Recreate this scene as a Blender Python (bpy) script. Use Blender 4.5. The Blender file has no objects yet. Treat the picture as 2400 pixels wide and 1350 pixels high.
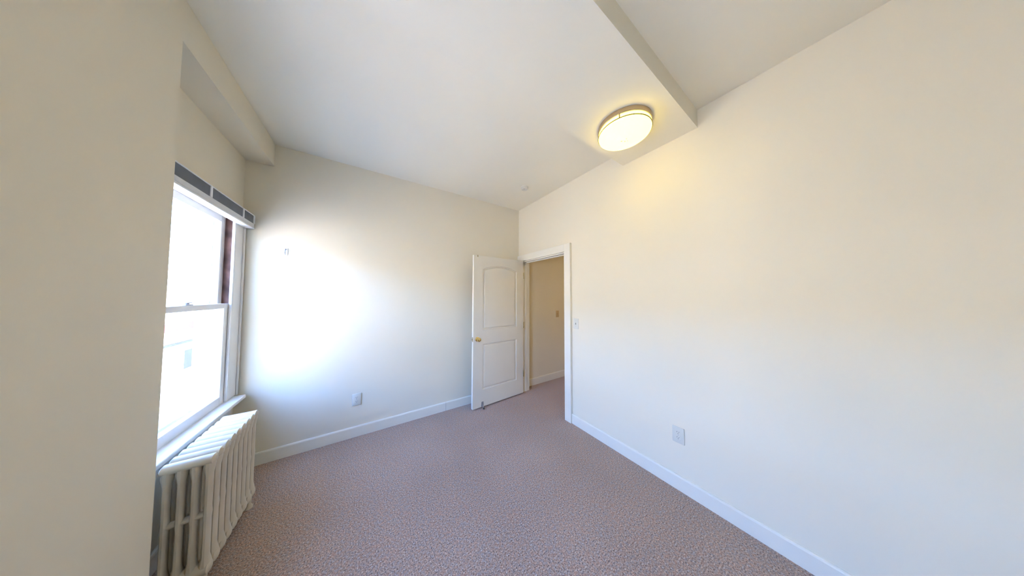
import bpy, bmesh, math, random
from mathutils import Vector, Matrix
from mathutils.geometry import tessellate_polygon
random.seed(4)
PI = math.pi
scene = bpy.context.scene
C = scene.collection

# ------------------------------------------------------------------ camera
CAM = Vector((-2.0295, -2.8571, 1.4842))
YAW, PITCH, ROLL, FPX = math.radians(33.6137), math.radians(2.1642), math.radians(0.1633), 504.98
fw = Vector((math.sin(YAW)*math.cos(PITCH), math.cos(YAW)*math.cos(PITCH), math.sin(PITCH)))
rt0 = Vector((math.cos(YAW), -math.sin(YAW), 0)); up0 = rt0.cross(fw)
rt = rt0*math.cos(ROLL) + up0*math.sin(ROLL); up = up0*math.cos(ROLL) - rt0*math.sin(ROLL)
cd = bpy.data.cameras.new('camera'); cam = bpy.data.objects.new('camera', cd); C.objects.link(cam)
cd.sensor_width = 36.0; cd.sensor_fit = 'HORIZONTAL'; cd.lens = FPX/2400*36.0
cd.clip_start = 0.02; cd.clip_end = 500
cam.matrix_world = Matrix(((rt.x, up.x, -fw.x, CAM.x), (rt.y, up.y, -fw.y, CAM.y), (rt.z, up.z, -fw.z, CAM.z), (0, 0, 0, 1)))
scene.camera = cam

# ------------------------------------------------------------------ sky, sun, exposure
SKY_STRENGTH, SUN_STRENGTH, EXPOSURE = 1.0, 7.8, 2.72
LAMP_STRENGTH = 1.15
TALL = 3.5                              # roof height of the unseen building added to block low sky
world = bpy.data.worlds.new('sky'); scene.world = world; world.use_nodes = True
wn = world.node_tree.nodes; wl = world.node_tree.links; wn.clear()
wo = wn.new('ShaderNodeOutputWorld'); wb = wn.new('ShaderNodeBackground'); ws = wn.new('ShaderNodeTexSky')
ws.sky_type = 'NISHITA'; ws.sun_disc = False; ws.sun_elevation = math.radians(48); ws.sun_rotation = math.radians(100)
ws.air_density = 1.0; ws.dust_density = 0.05; ws.ozone_density = 2.0
wt = wn.new('ShaderNodeMix'); wt.data_type = 'RGBA'; wt.blend_type = 'MULTIPLY'; wt.inputs[0].default_value = 1; wt.inputs[7].default_value = (.85, 1.0, 1.40, 1)   # colour balance of the whole sky
wl.new(ws.outputs[0], wt.inputs[6]); wl.new(wt.outputs[2], wb.inputs[0]); wl.new(wb.outputs[0], wo.inputs[0]); wb.inputs[1].default_value = SKY_STRENGTH
sd = bpy.data.lights.new('sun', 'SUN'); sun = bpy.data.objects.new('sun', sd); C.objects.link(sun)
sd.energy = SUN_STRENGTH; sd.angle = math.radians(0.5); sd.color = (1, .78, .52)
sun.rotation_euler = Vector((-0.66, 0.12, -0.74)).to_track_quat('-Z', 'Y').to_euler()
# the window opening as a portal for the sky (guides sampling, gives off no light of its own)
for wy, ww in ((-.6, .92), (-2.48, .96)):
    pd = bpy.data.lights.new('window_portal', 'AREA'); portal = bpy.data.objects.new('window_portal', pd); C.objects.link(portal)
    pd.shape = 'RECTANGLE'; pd.size = 1.5; pd.size_y = ww; pd.cycles.is_portal = True
    portal.location = (-3.16, wy, 1.385); portal.rotation_euler = (0, -PI/2, 0)
scene.view_settings.view_transform = 'Standard'; scene.view_settings.look = 'None'
scene.view_settings.gamma = 1.0; scene.view_settings.use_curve_mapping = False
scene.view_settings.exposure = EXPOSURE
scene.cycles.use_light_tree = False; scene.cycles.adaptive_threshold = 0.03
scene.cycles.max_bounces = 6; scene.cycles.diffuse_bounces = 4; scene.cycles.glossy_bounces = 3; scene.cycles.transparent_max_bounces = 12
scene.cycles.sample_clamp_indirect = 8.0

# ------------------------------------------------------------------ materials
def new_mat(name):
    m = bpy.data.materials.new(name); m.use_nodes = True
    nt = m.node_tree; return m, nt.nodes, nt.links, nt.nodes['Principled BSDF']

def paint(name, col, rough=.6, var=.03, scale=3.0, bump=.0, bscale=60.0, metallic=0.0, spec=.4):
    """paint / plastic / metal: a base colour with slow variation and fine relief"""
    m, n, l, b = new_mat(name)
    tc = n.new('ShaderNodeTexCoord'); nz = n.new('ShaderNodeTexNoise'); nz.inputs['Scale'].default_value = scale
    nz.inputs['Detail'].default_value = 1
    l.new(tc.outputs['Object'], nz.inputs['Vector'])
    rp = n.new('ShaderNodeValToRGB')
    rp.color_ramp.elements[0].position = .3; rp.color_ramp.elements[1].position = .7
    rp.color_ramp.elements[0].color = tuple(c*(1-var) for c in col) + (1,)
    rp.color_ramp.elements[1].color = tuple(min(1, c*(1+var)) for c in col) + (1,)
    l.new(nz.outputs[0], rp.inputs[0]); l.new(rp.outputs[0], b.inputs['Base Color'])
    b.inputs['Roughness'].default_value = rough; b.inputs['Metallic'].default_value = metallic
    b.inputs['Specular IOR Level'].default_value = spec
    if bump > 0:
        n2 = n.new('ShaderNodeTexNoise'); n2.inputs['Scale'].default_value = bscale; n2.inputs['Detail'].default_value = 3
        bp_ = n.new('ShaderNodeBump'); bp_.inputs['Strength'].default_value = bump; bp_.inputs['Distance'].default_value = .002
        l.new(tc.outputs['Object'], n2.inputs['Vector']); l.new(n2.outputs[0], bp_.inputs['Height'])
        l.new(bp_.outputs[0], b.inputs['Normal'])
    return m

M = {}
M['wall'] = paint('wall_paint', (.845, .76, .585), .55, .012, 1.5, spec=0.15)
M['ceiling'] = paint('ceiling_paint', (.91, .84, .67), .7, .02, 1.2)
M['trim'] = paint('trim_paint', (.86, .80, .66), .38, .012, 4)
M['door'] = paint('door_paint', (.83, .765, .635), .4, .012, 4)
M['sash'] = paint('sash_paint', (.82, .78, .71), .4, .02, 5)
M['track'] = paint('weathered_track_wood', (.16, .085, .065), .8, .45, 14, .3, 120)
M['radiator'] = paint('radiator_enamel', (.67, .58, .43), .36, .07, 9, .15, 70)
M['plate'] = paint('ivory_plastic', (.74, .70, .58), .35, .01, 5)
M['almond'] = paint('almond_plastic', (.60, .44, .24), .4, .02, 5)
M['hook_grey'] = paint('shadow_grey_plastic', (.35, .33, .28), .5, .05, 5)
M['slot'] = paint('slot_dark', (.05, .05, .05), .6, .05, 5)
M['brass'] = paint('polished_brass', (.75, .56, .22), .18, .05, 20, metallic=1.0)
M['hinge'] = paint('aged_brass', (.45, .34, .16), .35, .1, 30, metallic=1.0)
M['steel'] = paint('grey_steel', (.45, .46, .48), .4, .08, 30, metallic=.8)
M['rubber'] = paint('black_rubber', (.03, .03, .03), .8, .1, 30)
M['dark_ring'] = paint('dark_bronze', (.10, .08, .05), .4, .05, 10, metallic=.6)
M['bronze'] = paint('fixture_champagne_metal', (.55, .44, .30), .32, .05, 10, metallic=.9)
M['slate'] = paint('blind_slate_grey', (.11, .125, .15), .5, .12, 12)
M['blind_white'] = paint('blind_white', (.85, .85, .84), .4, .02, 8)
M['plaster_out'] = paint('pale_siding', (.76, .70, .62), .8, .04, .6)
M['tan_out'] = paint('tan_stucco', (.50, .44, .36), .85, .06, .5)
M['red_band'] = paint('faded_red_band', (.32, .036, .042), .8, .1, 1, spec=0)
M['roof_out'] = paint('grey_roofing', (.35, .34, .34), .9, .15, 1)
M['pane_out'] = paint('dark_far_pane', (.03, .033, .036), .6, .1, 2, spec=0)
M['street'] = paint('concrete_street', (.46, .43, .38), .9, .15, .4)
M['brick_out'] = paint('dark_brick', (.22, .12, .09), .9, .3, 8)

def carpet_mat():
    m, n, l, b = new_mat('speckled_carpet')
    tc = n.new('ShaderNodeTexCoord')
    def noise(scale, detail, off=0.0):
        v = n.new('ShaderNodeTexNoise'); v.inputs['Scale'].default_value = scale; v.inputs['Detail'].default_value = detail
        mp = n.new('ShaderNodeMapping'); mp.inputs['Location'].default_value = (off, off*.7, off*.3)
        l.new(tc.outputs['Object'], mp.inputs['Vector']); l.new(mp.outputs[0], v.inputs['Vector']); return v
    def ramp(src, stops):
        r = n.new('ShaderNodeValToRGB')
        while len(r.color_ramp.elements) < len(stops): r.color_ramp.elements.new(.5)
        for e, (p, c) in zip(r.color_ramp.elements, stops): e.position = p; e.color = c + (1,)
        l.new(src, r.inputs[0]); return r.outputs[0]
    def mul(a_, b_):
        x = n.new('ShaderNodeMix'); x.data_type = 'RGBA'; x.blend_type = 'MULTIPLY'; x.inputs[0].default_value = 1
        l.new(a_, x.inputs[6]); l.new(b_, x.inputs[7]); return x.outputs[2]
    tuft = noise(145, 2)
    base = ramp(tuft.outputs[0], [(.30, (.13, .078, .054)), (.42, (.33, .225, .16)), (.52, (.445, .31, .22)), (.60, (.505, .365, .265)), (.72, (.78, .63, .46))])
    hue = ramp(noise(75, 1, 5.3).outputs[0], [(.32, (1.10, .96, .90)), (.5, (1, 1, 1)), (.68, (.90, 1.0, 1.16))])
    slow = ramp(noise(1.6, 1, 2.1).outputs[0], [(.3, (.94, .93, .93)), (.7, (1.06, 1.06, 1.07))])
    l.new(mul(mul(base, hue), slow), b.inputs['Base Color'])
    b.inputs['Roughness'].default_value = .95; b.inputs['Specular IOR Level'].default_value = .15
    b.inputs['Sheen Weight'].default_value = .25; b.inputs['Sheen Roughness'].default_value = .5
    bu = n.new('ShaderNodeBump'); bu.inputs['Strength'].default_value = .5; bu.inputs['Distance'].default_value = .004
    l.new(tuft.outputs[0], bu.inputs['Height']); l.new(bu.outputs[0], b.inputs['Normal'])
    return m
M['carpet'] = carpet_mat()

def glass_mat():
    m, n, l, b = new_mat('window_glass'); n.remove(b)
    o = n['Material Output']; t = n.new('ShaderNodeBsdfTransparent'); t.inputs[0].default_value = (.96, .975, .97, 1)
    g = n.new('ShaderNodeBsdfGlossy'); g.inputs['Roughness'].default_value = .02
    fr = n.new('ShaderNodeFresnel'); fr.inputs[0].default_value = 1.45
    ge = n.new('ShaderNodeNewGeometry'); iv = n.new('ShaderNodeMath'); iv.operation = 'SUBTRACT'; iv.inputs[0].default_value = 1; l.new(ge.outputs['Backfacing'], iv.inputs[1])
    mu = n.new('ShaderNodeMath'); mu.operation = 'MULTIPLY'; l.new(fr.outputs[0], mu.inputs[0]); l.new(iv.outputs[0], mu.inputs[1])   # only the outer skin of the pane reflects
    mx = n.new('ShaderNodeMixShader'); l.new(mu.outputs[0], mx.inputs[0]); l.new(t.outputs[0], mx.inputs[1]); l.new(g.outputs[0], mx.inputs[2])
    l.new(mx.outputs[0], o.inputs[0]); return m
M['glass'] = glass_mat()

def lamp_mat(name, col, strength):
    m, n, l, b = new_mat(name)
    tc = n.new('ShaderNodeTexCoord'); nz = n.new('ShaderNodeTexNoise'); nz.inputs['Scale'].default_value = 7
    l.new(tc.outputs['Object'], nz.inputs[0])
    r = n.new('ShaderNodeValToRGB'); r.color_ramp.elements[0].color = tuple(c*.94 for c in col) + (1,); r.color_ramp.elements[1].color = col + (1,)
    l.new(nz.outputs[0], r.inputs[0]); l.new(r.outputs[0], b.inputs['Emission Color'])
    b.inputs['Base Color'].default_value = (.30, .28, .20, 1); b.inputs['Emission Strength'].default_value = strength
    b.inputs['Roughness'].default_value = .25
    return m
M['hall_fill'] = lamp_mat('hall_fill_glow', (1.0, .78, .38), LAMP_STRENGTH*3.6)  # glow of the added, unseen hall light
M['lamp'] = lamp_mat('lit_frosted_glass', (1.0, .78, .10), LAMP_STRENGTH)

# ------------------------------------------------------------------ mesh helpers
def add_box(bm, x0, x1, y0, y1, z0, z1, bev=0.0):
    if x0 > x1: x0, x1 = x1, x0
    if y0 > y1: y0, y1 = y1, y0
    if z0 > z1: z0, z1 = z1, z0
    vs = [bm.verts.new((x, y, z)) for x in (x0, x1) for y in (y0, y1) for z in (z0, z1)]
    fs = [(0, 1, 3, 2), (4, 6, 7, 5), (0, 4, 5, 1), (2, 3, 7, 6), (0, 2, 6, 4), (1, 5, 7, 3)]
    faces = [bm.faces.new([vs[i] for i in f]) for f in fs]
    if bev > 0:
        es = {e for f in faces for e in f.edges}
        bmesh.ops.bevel(bm, geom=list(es), offset=bev, segments=2, affect='EDGES', profile=.5)

def add_loft(bm, rings, cap=True, closed=True):
    vr = [[bm.verts.new(p) for p in r] for r in rings]
    n = len(vr[0])
    for a, b in zip(vr, vr[1:]):
        for i in range(n if closed else n-1):
            bm.faces.new((a[i], a[(i+1) % n], b[(i+1) % n], b[i]))
    if cap:
        bm.faces.new(vr[0][::-1]); bm.faces.new(vr[-1])

def frame_of(ax):
    ax = Vector(ax).normalized(); t = Vector((0, 0, 1)) if abs(ax.z) < .9 else Vector((1, 0, 0))
    u = ax.cross(t).normalized(); return ax, u, ax.cross(u)

def add_lathe(bm, origin, axis, prof, n=24, cap=True):
    """prof: list of (radius, height along axis)"""
    a, u, v = frame_of(axis); o = Vector(origin)
    add_loft(bm, [[o + a*h + (u*math.cos(2*PI*i/n) + v*math.sin(2*PI*i/n))*max(r, 1e-4) for i in range(n)] for r, h in prof], cap)

def add_tube(bm, pts, r, n=10):
    pts = [Vector(p) for p in pts]; rings = []
    for i, p in enumerate(pts):
        d = (pts[min(i+1, len(pts)-1)] - pts[max(i-1, 0)])
        a, u, v = frame_of(d)
        rings.append([p + (u*math.cos(2*PI*k/n) + v*math.sin(2*PI*k/n))*r for k in range(n)])
    add_loft(bm, rings)

def obj(name, bm, mat, parent=None, smooth=False, loc=None):
    bmesh.ops.recalc_face_normals(bm, faces=bm.faces[:])
    me = bpy.data.meshes.new(name); bm.to_mesh(me); bm.free()
    me.materials.append(mat)
    if smooth:
        for p in me.polygons: p.use_smooth = True
        try: me.set_sharp_from_angle(angle=math.radians(38))
        except Exception: pass
    o = bpy.data.objects.new(name, me); C.objects.link(o)
    if parent: o.parent = parent
    if loc: o.location = loc
    return o

def box(name, dims, mat, parent=None, bev=0.0):
    bm = bmesh.new(); add_box(bm, *dims, bev=bev); return obj(name, bm, mat, parent)

def tag(o, label, cat, kind=None, group=None):
    o['label'] = label; o['category'] = cat
    if kind: o['kind'] = kind
    if group: o['group'] = group
    return o

def thing(name, loc, label, cat, kind=None, group=None, rotz=0):
    o = bpy.data.objects.new(name, None); C.objects.link(o); o.location = loc; o.rotation_euler = (0, 0, rotz)
    o.empty_display_size = .05
    return tag(o, label, cat, kind, group)

# ------------------------------------------------------------------ room dimensions (m)
H, HS, HB = 2.890, 2.684, 2.753        # ceiling, underside of window bulkhead, underside of beam
YB1, YB2 = -1.7475, -2.318             # beam edges
XP, XW = -2.787, -2.965                # pier face, window wall face
YP = -1.187                            # pier edge
YF = -4.3                              # wall behind the camera
WT = .12                               # inner wall thickness
HX = 1.75                              # far side of the hall
DY0, DY1, DZ = -.118, -1.005, 2.035    # door opening
HH = 2.55                              # hall ceiling
WY0, WY1, WZ0, WZ1 = -1.05, -.15, .620, 2.12   # window opening

def struct(name, boxes, mat, label, cat):
    bm = bmesh.new()
    for b in boxes: add_box(bm, *b)
    return tag(obj(name, bm, mat), label, cat, 'structure')

struct('floor', [(-3.14, HX+.1, YF-.1, .1, -.12, 0)], M['carpet'], 'brown and mauve speckled carpet floor running on into the hall', 'floor')
struct('ceiling', [(-3.14, HX+.1, YF-.1, .1, H, H+.15)], M['ceiling'], 'off-white painted plaster ceiling of the bedroom', 'ceiling')
struct('wall_back', [(-3.14, HX+.1, 0, .1, 0, H)], M['wall'], 'cream wall behind the open door, with the low outlet near the radiator', 'wall')
struct('wall_right', [(0, WT, YF, DY1, 0, H), (0, WT, DY0, 0, 0, H), (0, WT, DY1, DY0, DZ, H)], M['wall'], 'large bare wall on the right that holds the doorway', 'wall')
W2 = -1.86; S2 = 1.04                              # offset of the second recess, out of view behind the pier
lb = []
for d, k in ((0, 1), (W2, S2)):
    lb += [(-3.13, XW, YP*k+d, WY0*k+d, 0, HS), (-3.13, XW, WY1*k+d, d, 0, HS), (-3.13, XW, WY0*k+d, WY1*k+d, 0, WZ0), (-3.13, XW, WY0*k+d, WY1*k+d, WZ1, HS), (-3.13, XP, YP*k+d, d, HS, H)]
lb += [(-3.13, XP, W2, YP, 0, H), (-3.13, XP, YF, YP*S2+W2, 0, H)]
struct('wall_left', lb, M['wall'], 'window wall with the projecting pier and bulkhead around the window recess', 'wall')
struct('wall_front', [(-3.14, HX+.1, YF-.1, YF, 0, H)], M['wall'], 'plain painted wall behind the viewer', 'wall')
struct('wall_hall', [(HX, HX+.1, YF, 0, 0, H)], M['wall'], 'far wall of the dim hall beyond the doorway', 'wall')
box_h = struct('ceiling_hall', [(WT, HX, YF, 0, HH, H)], M['ceiling'], 'lower ceiling of the hall beyond the doorway', 'ceiling')
beam = struct('ceiling_beam', [(XP, 0, YB2, YB1, HB, H)], M['ceiling'], 'wide dropped ceiling beam that carries the round light', 'beam')

# baseboards
def board_bm(kind, a, b, h=.108, t=.015, cap=.0):
    """profile with a small eased top, running from a to b along x (wall_back) or y (wall_right)"""
    prof = [(0, 0), (t, 0), (t, h-.012), (t-.003, h-.004), (t-.008, h), (0, h)]
    bm = bmesh.new()
    if kind == 'x': rings = [[(s, -p, z) for p, z in prof] for s in (a, b)]
    else: rings = [[(-p, s, z) for p, z in prof] for s in (a, b)]
    add_loft(bm, rings); return bm
bb = thing('baseboard_back', (0, 0, 0), 'white baseboard along the wall behind the open door', 'baseboard', 'structure')
obj('board', board_bm('x', XW+.02, -1.166), M['trim'], bb); obj('board', board_bm('x', -1.163, 0), M['trim'], bb)
bbr = tag(obj('baseboard_right', board_bm('y', -1.10, YF), M['trim']), 'long white baseboard along the bare right wall', 'baseboard', 'structure')
hb = tag(obj('baseboard_hall', board_bm('x', WT+.0, HX, h=.115), M['trim']), 'baseboard of the hall wall seen through the doorway', 'baseboard', 'structure')
bm = board_bm('y', YP+.01, -.02, h=.108)
bmesh.ops.scale(bm, vec=(-1, 1, 1), verts=bm.verts); bmesh.ops.translate(bm, vec=(XW, 0, 0), verts=bm.verts)
tag(obj('baseboard_left', bm, M['trim']), 'baseboard behind the radiator under the window', 'baseboard', 'structure')

# ------------------------------------------------------------------ door casing
CT = .030
tr = thing('trim_1', (0, 0, 0), 'white flat door casing with jambs around the doorway', 'door casing', 'structure')
box('side_casing', (-CT, 0, -1.10, DY1, 0, 2.13), M['trim'], tr, .002)
box('side_casing', (-CT, 0, DY0, -.030, 0, 2.035), M['trim'], tr, .002)
box('head_casing', (-CT, 0, DY1, -.006, 2.035, 2.13), M['trim'], tr, .002)
JT = .014
box('jamb', (-.002, WT+.002, DY0-.007, DY0, 0, DZ), M['trim'], tr)
box('jamb', (-.002, WT+.002, DY1, DY1+JT, 0, DZ), M['trim'], tr)
box('head_jamb', (-.002, WT+.002, DY1+JT, DY0-JT, DZ-JT, DZ), M['trim'], tr)
box('stop_strip', (.045, .075, DY1+JT, DY1+JT+.011, 0, DZ-JT), M['trim'], tr)
box('stop_strip', (.045, .075, DY0-.013, DY0-.007, 0, DZ-JT), M['trim'], tr)
box('stop_strip', (.045, .075, DY1+JT+.011, DY0-JT-.011, DZ-JT-.011, DZ-JT), M['trim'], tr)
sp_ = box('strike_plate', (.008, .038, DY1+JT, DY1+JT+.0015, .885, .945), M['hinge'], tr); sp_['label'] = 'dull brass strike plate'

# ------------------------------------------------------------------ door leaf (local: u along the leaf from the hinge, y = thickness, z up)
hx, hy, ex, ey = -.035, -.172, -.883, -.222
LW = math.hypot(ex-hx, ey-hy); LT = .035; LZ0, LZ1 = .018, 2.030
door = thing('door_1', (hx, hy, 0), 'white two-panel interior door with arched upper panel, swung open into the room', 'door', 'structure', rotz=math.atan2(ey-hy, ex-hx))
# local +x runs to the free edge; local +y is the camera side (rotated ~184 degrees), local y from -LT to 0
def arch_outline(u0, u1, z0, z1, rise, n=18):
    pts = [(u0, z0), (u1, z0)]
    if rise <= 0: return pts + [(u1, z1), (u0, z1)]
    w = u1-u0; R = (w*w/4 + rise*rise)/(2*rise); cz = z1+rise-R; a0 = math.asin(w/2/R)
    for i in range(n+1):
        a = a0 - 2*a0*i/n
        pts.append(((u0+u1)/2 + R*math.sin(a), cz + R*math.cos(a)))
    return pts
def inset(pts, d):
    n = len(pts); out = []
    for i in range(n):
        p0, p1, p2 = Vector(pts[i-1]), Vector(pts[i]), Vector(pts[(i+1) % n])
        e1 = (p1-p0).normalized(); e2 = (p2-p1).normalized()
        n1 = Vector((-e1.y, e1.x)); n2 = Vector((-e2.y, e2.x)); b = (n1+n2).normalized()
        out.append(tuple(p1 + b*(d/max(.3, b.dot(n1)))))
    return out
PANELS = [arch_outline(.132, .706, 1.026, 1.852, .062), arch_outline(.132, .706, .236, .840, 0)]
def leaf_mesh():
    bm = bmesh.new()
    outer = [(0, LZ0), (LW, LZ0), (LW, LZ1), (0, LZ1)]
    for y in (0, -LT):
        loops = [[Vector((p[0], p[1], 0)) for p in lp] for lp in [outer]+[q[::-1] for q in PANELS]]
        flat = [p for lp in loops for p in lp]
        vs = [bm.verts.new((p.x, y, p.y)) for p in flat]
        for t in tessellate_polygon(loops): bm.faces.new([vs[i] for i in t])
    bm.verts.ensure_lookup_table()
    k = len(bm.verts)//2
    for i in range(4):
        j = (i+1) % 4
        bm.faces.new((bm.verts[i], bm.verts[j], bm.verts[k+j], bm.verts[k+i]))
    return bm
obj('leaf', leaf_mesh(), M['door'], door)
for k, P in enumerate(PANELS):
    bm = bmesh.new()
    for y, s in ((0, -1), (-LT, 1)):
        rings = []
        for d, dep in ((0, 0), (.004, .0085), (.013, .0115), (.019, .011), (.027, .0035), (.036, .002)):
            rings.append([(p[0], y+s*dep, p[1]) for p in inset(P, d)])
        vr = [[bm.verts.new(p) for p in r] for r in rings]; n = len(P)
        for a, b in zip(vr, vr[1:]):
            for i in range(n): bm.faces.new((a[i], a[(i+1) % n], b[(i+1) % n], b[i]))
        bm.faces.new(vr[-1])
    pan = obj('panel', bm, M['door'], door)
    pan['label'] = ('raised panel with an arched top', 'lower rectangular raised panel')[k]
for s, y in ((1, 0), (-1, -LT)):
    bm = bmesh.new()
    add_lathe(bm, (.790, y, .915), (0, s, 0), [(.030, 0), (.030, .004), (.024, .008), (.011, .012), (.010, .030), (.018, .036), (.026, .044), (.0275, .053), (.024, .061), (.014, .066), (.001, .067)], 24)
    kn = obj('knob', bm, M['brass'], door, True); kn['label'] = 'polished brass door knob'
bm = bmesh.new(); add_box(bm, LW-.0005, LW+.0012, -.029, -.006, .885, .945); add_box(bm, LW, LW+.009, -.022, -.013, .905, .925)
ob = obj('latch', bm, M['hinge'], door)
for z in (.305, 1.04, 1.80):
    bm = bmesh.new()
    add_lathe(bm, (-.006, .003, z-.045), (0, 0, 1), [(.003, -.004), (.006, 0), (.006, .09), (.003, .094)], 10)
    add_box(bm, -.002, .0, -.030, .0, z-.044, z+.044)
    o = obj('hinge', bm, M['hinge'], door, True)
bm = bmesh.new()       # kick-down stop near the free bottom corner
add_box(bm, .690, .722, .0, .004, .022, .085, .001)
add_tube(bm, [(.706, .006, .050), (.706, .018, .030), (.706, .040, .014)], .006, 8)
ds = obj('door_stop', bm, M['steel'], door, True); ds['label'] = 'small grey steel kick-down door stop'
bm = bmesh.new(); add_lathe(bm, (.706, .038, .016), (0, .5, -.8), [(.006, -.006), (.010, 0), (.0105, .010), (.008, .015)], 12)
obj('rubber_tip', bm, M['rubber'], ds, True)
bm = bmesh.new()       # thin over-door hook
add_box(bm, .786, .798, -LT-.002, .002, LZ1, LZ1+.002); add_box(bm, .786, .798, .0, .002, LZ1-.022, LZ1)
add_tube(bm, [(.792, .003, LZ1-.016), (.792, .010, LZ1-.022), (.792, .013, LZ1-.016)], .002, 8)
hk = obj('hook', bm, M['hinge'], door); hk['label'] = 'tiny brass hook over the top edge'

# ------------------------------------------------------------------ window
win = thing('window_1', (XW, -.6, WZ0), 'white double-hung sash window in the recess above the radiator', 'window', 'structure')
win.location = (0, 0, 0)
XC = XW+.020
box('side_casing', (XW, XC, WY1, -.012, .645, 2.235), M['sash'], win, .003)
box('side_casing', (XW, XC, YP+.012, WY0, .645, 2.235), M['sash'], win, .003)
box('head_casing', (XW, XC, WY0, WY1, WZ1, 2.235), M['sash'], win, .003)
box('back_band', (XC, XC+.010, -.034, -.012, .645, 2.235), M['sash'], win, .003)
bm = bmesh.new(); add_box(bm, -2.968, -2.880, YP+.02, -.045, .615, .643, .006); st = obj('stool', bm, M['sash'], win)
box('apron', (XW, XW+.018, YP+.05, -.08, .525, .615), M['sash'], win, .003)
# jambs: stop bead, weathered track, outer frame
for s, y in ((1, WY1), (-1, WY0)):
    box('stop_bead', (-2.961, -2.946, y-s*.014, y, .643, WZ1), M['sash'], win)
    tk = box('jamb_track', (-3.001, -2.961, y-s*.006, y+s*.004, 1.42, WZ1), M['track'], win); tk['label'] = 'weathered dark brown sash track'
    box('jamb', (-3.045, -3.001, y-s*.006, y+s*.004, 1.42, WZ1), M['sash'], win); box('jamb', (-3.045, -2.961, y-s*.006, y+s*.004, .643, 1.42), M['sash'], win)
    box('outer_stop', (-3.075, -3.045, y-s*.030, y+s*.004, .62, WZ1), M['sash'], win)
box('head_jamb', (-3.075, -2.946, WY0, WY1, WZ1-.012, WZ1+.002), M['sash'], win)
box('outer_sill', (-3.19, -2.968, WY0-.03, WY1+.03, .590, .620), M['sash'], win)
def sash(name, x0, x1, z0, z1, stile, top, bot, label):
    y0, y1 = WY0+.008, WY1-.008
    root = box(name, (x0, x1, y0+stile, y1-stile, z0, z0+bot), M['sash'], win, .003); root['label'] = label
    box('top_rail', (x0, x1, y0+stile, y1-stile, z1-top, z1), M['sash'], root, .003)
    box('stile', (x0, x1, y0, y0+stile, z0, z1), M['sash'], root, .003)
    box('stile', (x0, x1, y1-stile, y1, z0, z1), M['sash'], root, .003)
    xm = (x0+x1)/2
    box('pane', (xm-.0015, xm+.0015, y0+stile-.004, y1-stile+.004, z0+bot-.004, z1-top+.004), M['glass'], root)
    return root
lo = sash('lower_sash', -2.998, -2.963, .643, 1.420, .060, .038, .062, 'lower sash of white painted wood')
hi = sash('upper_sash', -3.035, -3.000, 1.385, WZ1-.012, .055, .048, .036, 'upper sash of white painted wood')
bm = bmesh.new(); add_box(bm, -2.992, -2.966, -.635, -.565, 1.420, 1.427, .002); add_lathe(bm, (-2.98, -.6, 1.427), (0, 0, 1), [(.012, 0), (.012, .010), (.006, .014)], 14)
add_box(bm, -2.985, -2.975, -.6, -.555, 1.433, 1.441, .002)
lk = obj('sash_lock', bm, M['steel'], lo, True)
# outer storm window frame
bm = bmesh.new()
for y in (WY1-.055, WY0+.03): add_box(bm, -3.066, -3.048, y, y+.025, .62, WZ1-.012)
add_box(bm, -3.066, -3.048, WY0+.055, WY1-.055, .62, .645); add_box(bm, -3.066, -3.048, WY0+.055, WY1-.055, 1.385, 1.41)
sf = obj('storm_frame', bm, M['sash'], win); sf['label'] = 'white storm window frame outside the sashes'

# unseen second window, inferred from blue light on wall_right, added to supply it
def copy_tree(o, parent=None):
    c = o.copy(); C.objects.link(c); c.parent = parent
    for ch in list(o.children): copy_tree(ch, c)
    return c
win2 = copy_tree(win); win2.name = 'window_2'; win2.location = (0, W2, 0); win2.scale = (1, S2, 1)
win2['label'] = 'second, wider white sash window added out of the frame for daylight on the right wall'

# raised blind
bl = thing('window_blind', (-2.905, -.6, 2.10), 'slate grey window blind headrail with white bottom edge, fully raised over the window', 'blind')
def L(o): o.location = -Vector(bl.location); return o
yb0, yb1 = YP+.03, -.012
XBF = -2.888
bm = bmesh.new(); add_box(bm, XBF-.048, XBF-.004, yb0, yb1, 2.118, 2.186); L(obj('headrail', bm, M['slate'], bl))
bm = bmesh.new(); add_box(bm, XBF-.050, XBF, yb0-.002, yb1+.002, 2.186, 2.192); o = L(obj('top_lip', bm, M['blind_white'], bl))
for k in range(9):
    bm = bmesh.new(); z = 2.114 - k*.0035
    prof = [(XBF-.052+.050*t/4, z+.0016*(1-(t/2-1)**2)) for t in range(5)]
    add_loft(bm, [[(x, y, zz) for x, zz in prof]+[(x, y, zz+.0027) for x, zz in prof[::-1]] for y in (yb0+.004, yb1-.004)])
    L(obj('slat', bm, M['blind_white'], bl))
bm = bmesh.new(); add_box(bm, XBF-.052, XBF+.001, yb0+.004, yb1-.004, 2.070, 2.083, .002); L(obj('bottom_rail', bm, M['blind_white'], bl))
for y in (-.645, -.215, -.02, -1.1):
    bm = bmesh.new(); add_box(bm, XBF-.004, XBF+.001, y-.010, y+.010, 2.116, 2.188, .001); L(obj('bracket', bm, M['blind_white'], bl))

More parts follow.
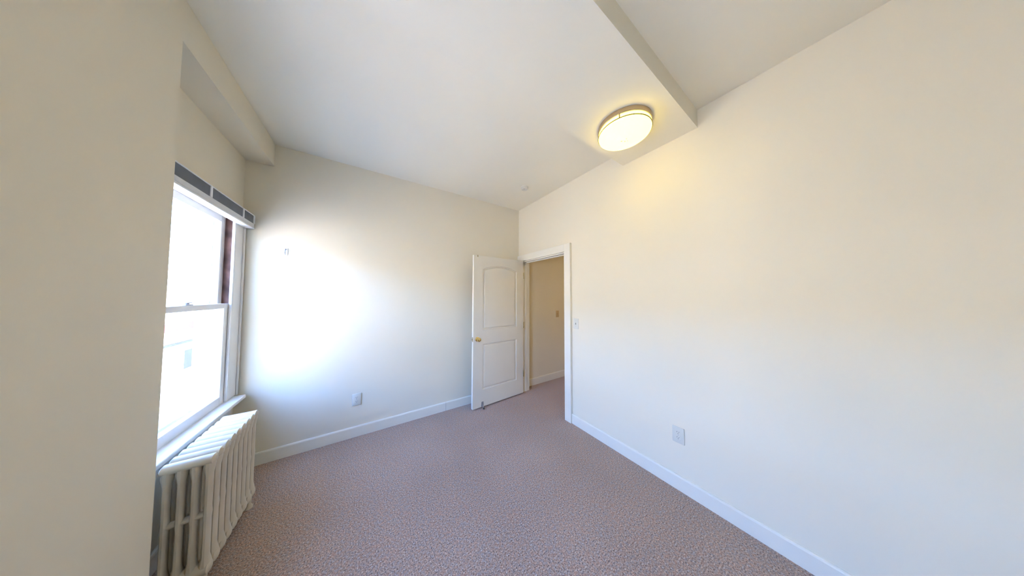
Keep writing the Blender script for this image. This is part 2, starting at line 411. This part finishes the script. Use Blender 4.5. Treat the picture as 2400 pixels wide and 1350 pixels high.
# ------------------------------------------------------------------ radiator
RXF, RXB, RY0, RY1, RZT, RZB = -2.668, -2.838, -1.075, -.510, .664, .075
NS = 9; PITCHR = (RY1-RY0)/NS
rad = thing('radiator', ((RXF+RXB)/2, (RY0+RY1)/2, 0), 'old cream painted cast iron column radiator under the window', 'radiator')
def section_mesh():
    bm = bmesh.new(); ncol = 4; w = RXF-RXB; cp = w/ncol; hy_ = PITCHR*.46
    def oval(cx, z, rx, ry, n=10): return [(cx+rx*math.cos(2*PI*i/n), ry*math.sin(2*PI*i/n), z) for i in range(n)]
    for c in range(ncol):
        cx = -w/2 + cp*(c+.5)
        rings = []
        for z, fx, fy in ((RZB+.016, .40, .80), (RZB+.055, .46, .94), (RZB+.09, .29, .78), (.34, .27, .74), (.372, .33, .80), (.404, .27, .74), (RZT-.10, .28, .76), (RZT-.055, .45, .94), (RZT-.018, .42, .84)):
            rings.append(oval(cx, z, cp*fx, hy_*fy))
        add_loft(bm, rings)
    def bar(z0, z1, fy, x0, x1):
        n = 12; zc, zr = (z0+z1)/2, (z1-z0)/2
        rings = []
        for x, s in ((x0, .55), (x0+.008, 1), (x1-.008, 1), (x1, .55)):
            rings.append([(x, hy_*fy*s*math.cos(2*PI*i/n), zc+zr*s*math.sin(2*PI*i/n)) for i in range(n)])
        add_loft(bm, rings)
    bar(RZT-.046, RZT, .97, -w/2, w/2); bar(RZB, RZB+.062, .99, -w/2, w/2); bar(.360, .386, .62, -w/2+.01, w/2-.01)
    return bm
sec = obj('section', section_mesh(), M['radiator'], rad, True)
sec.location = (0, -(RY1-RY0)/2 + PITCHR*.5, 0)
for k in range(1, NS):
    s = sec.copy(); C.objects.link(s); s.parent = rad; s.location = (0, -(RY1-RY0)/2 + PITCHR*(k+.5), 0)
for k in (0, NS-1):
    for sx in (-1, 1):
        bm = bmesh.new(); cx = sx*((RXF-RXB)/2-.026)
        add_lathe(bm, (cx, 0, 0), (0, 0, 1), [(.021, 0), (.021, .010), (.013, .026), (.014, .05), (.017, RZB+.03)], 12)
        f = obj('foot', bm, M['radiator'], rad, True); f.location = (0, -(RY1-RY0)/2 + PITCHR*(k+.5), 0)
bm = bmesh.new(); yv = (RY1-RY0)/2
add_tube(bm, [(0, yv-.01, RZB+.03), (0, yv+.05, RZB+.03)], .016, 12); add_lathe(bm, (0, yv+.07, RZB-.01), (0, 0, 1), [(.014, 0), (.026, .008), (.026, .05), (.018, .062), (.018, .085), (.012, .09)], 14)
add_tube(bm, [(0, yv+.07, 0), (0, yv+.07, RZB-.01)], .014, 12); add_lathe(bm, (0, yv+.07, RZB+.08), (0, 0, 1), [(.012, 0), (.028, .01), (.030, .022), (.020, .030)], 14)
vl = obj('valve', bm, M['radiator'], rad, True); vl['label'] = 'painted supply valve at the floor'
bm = bmesh.new(); add_tube(bm, [(-.045, yv-.005, RZT-.09), (-.045, yv+.03, RZT-.09)], .007, 10); add_lathe(bm, (-.045, yv+.034, RZT-.10), (0, 0, 1), [(.010, 0), (.012, .01), (.012, .045), (.006, .055)], 12)
av = obj('air_vent', bm, M['hinge'], rad, True); av['label'] = 'small brass air vent'
bm = bmesh.new(); add_tube(bm, [(-.02, -yv+.005, RZB+.03), (-.02, -yv-.022, RZB+.03)], .020, 12); add_lathe(bm, (-.02, -yv-.020, RZB+.03), (0, -1, 0), [(.027, 0), (.027, .012), (.018, .016)], 6)
obj('end_plug', bm, M['radiator'], rad, True)

# ------------------------------------------------------------------ ceiling light
LX, LY = -.478, -2.020
cl = thing('ceiling_light', (LX, LY, HB), 'round lit flush-mount ceiling light with frosted glass bowl and metal rim on the beam', 'ceiling light')
R = .180
bm = bmesh.new(); add_lathe(bm, (0, 0, 0), (0, 0, -1), [(R-.012, 0), (R, .002), (R, .030), (R-.004, .034), (R-.020, .034)], 64); obj('base_ring', bm, M['bronze'], cl, True)
bm = bmesh.new(); add_lathe(bm, (0, 0, 0), (0, 0, -1), [(R-.010, .033), (R-.006, .036), (R-.006, .058), (R-.012, .060)], 64); obj('glass_band', bm, M['lamp'], cl, True)
bm = bmesh.new()
prof = [(R-.014, .059), (R-.001, .0595), (R, .062), (R-.001, .0645), (R-.014, .065)]; add_lathe(bm, (0, 0, 0), (0, 0, -1), prof, 64); obj('trim_ring', bm, M['dark_ring'], cl, True)
bm = bmesh.new(); add_lathe(bm, (0, 0, 0), (0, 0, -1), [((R-.004)*math.cos(a), .064+.040*math.sin(a)) for a in [PI/2*i/10 for i in range(11)]], 64); dm = obj('glass_bowl', bm, M['lamp'], cl, True)
dm['label'] = 'frosted glass bowl glowing warm white'
for a in (200, 320, 80):
    a = math.radians(a); bm = bmesh.new(); add_box(bm, R-.012, R-.001, -.004, .004, -.061, -.032)
    s = obj('strut', bm, M['bronze'], cl); s.rotation_euler = (0, 0, a)
for (dx, dy, r) in ((.026, .008, .004), (.008, -.012, .0035), (.004, .022, .005), (.036, -.006, .003)):
    d = math.hypot(dx, dy); z = -(.064+.040*math.sqrt(max(0, 1-(d/(R-.004))**2)))
    bm = bmesh.new(); add_lathe(bm, (dx, dy, z-.0002), (0, 0, -1), [(r, 0), (r*.8, .0006), (r*.2, .0009)], 8)
    s = obj('speck', bm, M['hinge'], cl); s['label'] = 'dead insect showing dark in the bowl'

hl = copy_tree(cl); hl.location = (1.0, -1.7, HH);  # unseen light added to brighten the hall wall behind the doorway
for ch in hl.children:
    if ch.name.startswith('glass_'): ch.data = ch.data.copy(); ch.data.materials[0] = M['hall_fill']
hl['label'] = 'round flush-mount light added out of sight on the hall ceiling to brighten the hall'

# ------------------------------------------------------------------ smoke detector
sm = thing('smoke_detector', (-.386, -.672, H), 'small round off-white smoke detector on the ceiling near the corner', 'smoke detector')
bm = bmesh.new(); add_lathe(bm, (0, 0, 0), (0, 0, -1), [(.046, 0), (.047, .004), (.047, .012), (.044, .014)], 32); obj('base', bm, M['plate'], sm, True)
bm = bmesh.new(); add_lathe(bm, (0, 0, 0), (0, 0, -1), [(.043, .013), (.044, .016), (.043, .026), (.036, .034), (.020, .036), (.001, .036)], 32); obj('cover', bm, M['plate'], sm, True)
bm = bmesh.new(); add_lathe(bm, (-.018, -.018, -.0345), (0, 0, -1), [(.006, 0), (.006, .003), (.004, .004)], 12); obj('test_button', bm, M['steel'], sm, True)

# ------------------------------------------------------------------ outlets and switches (local: x right, -y out of the wall, z up)
def plate_root(name, loc, rot, label, cat, w=.078, h=.122, mat='plate'):
    t = thing(name, loc, label, cat, rotz=rot)
    bm = bmesh.new(); add_box(bm, -w/2, w/2, -.007, 0, -h/2, h/2, .003); obj('cover_plate', bm, M[mat], t, True)
    return t
def outlet(loc, rot, label):
    t = plate_root('wall_outlet', loc, rot, label, 'outlet')
    for z in (.020, -.020):
        bm = bmesh.new()
        pts = [(.0165*max(-.86, min(.86, math.cos(a)))/.86*.98, .0145*math.sin(a)) for a in [2*PI*i/20 for i in range(20)]]
        add_loft(bm, [[(x, -.0065, z+q) for x, q in pts], [(x, -.0085, z+q) for x, q in pts]])
        r = obj('receptacle', bm, M['plate'], t)
        for dx, hh in ((-.0065, .0075), (.0065, .0062)):
            bm = bmesh.new(); add_box(bm, dx-.0013, dx+.0013, -.0088, -.0080, z+.004-hh/2, z+.004+hh/2); obj('slot', bm, M['slot'], r)
        bm = bmesh.new(); add_lathe(bm, (0, -.0080, z-.0075), (0, -1, 0), [(.0024, 0), (.0024, .0008)], 10); obj('slot', bm, M['slot'], r)
    bm = bmesh.new(); add_lathe(bm, (0, -.007, 0), (0, -1, 0), [(.0032, 0), (.0030, .001), (.001, .0013)], 10); obj('screw', bm, M['steel'], t, True)
    return t
outlet((-2.110, 0, .383), 0, 'ivory duplex outlet low on the wall between radiator and open door')
outlet((0, -2.146, .412), -PI/2, 'ivory duplex outlet low on the bare right wall')
def switch(loc, rot, label, mat='plate'):
    t = plate_root('light_switch', loc, rot, label, 'light switch', .074, .120, mat)
    bm = bmesh.new(); add_box(bm, -.0052, .0052, -.0078, -.0065, -.0120, .0120); obj('collar', bm, M['hook_grey' if mat == 'plate' else 'almond'], t)
    bm = bmesh.new(); add_loft(bm, [[(-.0042, -.006, -.006), (.0042, -.006, -.006), (.0042, -.006, .006), (-.0042, -.006, .006)], [(-.0034, -.019, .004), (.0034, -.019, .004), (.0034, -.017, .010), (-.0034, -.017, .010)]])
    obj('toggle', bm, M[mat], t)
    for z in (.030, -.030):
        bm = bmesh.new(); add_lathe(bm, (0, -.007, z), (0, -1, 0), [(.0030, 0), (.0028, .001), (.001, .0013)], 10); obj('screw', bm, M['steel'], t, True)
    return t
switch((0, -1.163, 1.165), -PI/2, 'ivory toggle light switch on the wall right of the doorway')
switch((.872, 0, 1.160), 0, 'tan light switch on the hall wall seen through the doorway', 'almond')

# ------------------------------------------------------------------ curtain hook on the back wall
ho = thing('wall_hook', (-2.686, 0, 1.895), 'small grey metal hook bracket on the back wall near the window', 'hook')
bm = bmesh.new(); add_box(bm, -.012, .012, -.004, 0, -.035, .035, .0015); obj('back_plate', bm, M['blind_white'], ho)
bm = bmesh.new(); add_tube(bm, [(0, -.003, .022), (0, -.022, .022), (0, -.032, .012), (0, -.034, -.012), (0, -.028, -.026), (0, -.020, -.026)], .0042, 8); obj('hook_arm', bm, M['steel'], ho, True)

# ------------------------------------------------------------------ outside: street and the building across it
struct('street', [(-60, -3.2, -40, 90, -3.9, -3.6)], M['street'], 'street far below outside the window', 'street')
ob_ = thing('opposite_building', (-11.5, 18, -3.6), 'pale sunlit building with a faded red band across the street', 'building')
def B(name, dims, mat, parent=None):
    bm = bmesh.new(); add_box(bm, *dims); o = obj(name, bm, M[mat], parent or ob_)
    if not parent: o.location = -Vector(ob_.location)
    return o
B('wall', (-20, -11.5, 10.5, 42, -3.6, 2.3), 'plaster_out')
B('roof', (-20.2, -11.2, 10.3, 42.2, 2.3, 2.55), 'roof_out')
B('band', (-11.5, -11.38, 10.5, 42, -.62, -.18), 'red_band')
B('ledge', (-11.5, -11.3, 10.5, 42, -1.45, -1.33), 'pane_out')
for k in range(11):
    y = 11.6+k*2.6
    for z in (-3.2,):
        w = B('window', (-11.49, -11.42, y, y+1.1, z, z+1.4), 'plaster_out')
        bm = bmesh.new(); add_box(bm, -11.42, -11.41, y+.12, y+.98, z+.12, z+1.28); obj('pane', bm, M['pane_out'], w)
ta = thing('sky_blocker', (-11.5, -8, -3.6), 'unseen tan building added across the street to block low sky', 'building')  # out of view; added so its roof line cuts off the low sky
ob_ = ta
B('wall', (-20, -11.5, -30, 9.5, -3.6, TALL), 'tan_out')
B('roof', (-20.2, -11.2, -30.2, 9.7, TALL, TALL+.3), 'roof_out')
for k in range(10):
    y = -28+k*3.8
    for z in (-2.9, .2):
        w = B('window', (-11.49, -11.42, y, y+1.2, z, z+1.6), 'plaster_out')
        bm = bmesh.new(); add_box(bm, -11.42, -11.41, y+.12, y+1.08, z+.12, z+1.48); obj('pane', bm, M['pane_out'], w)
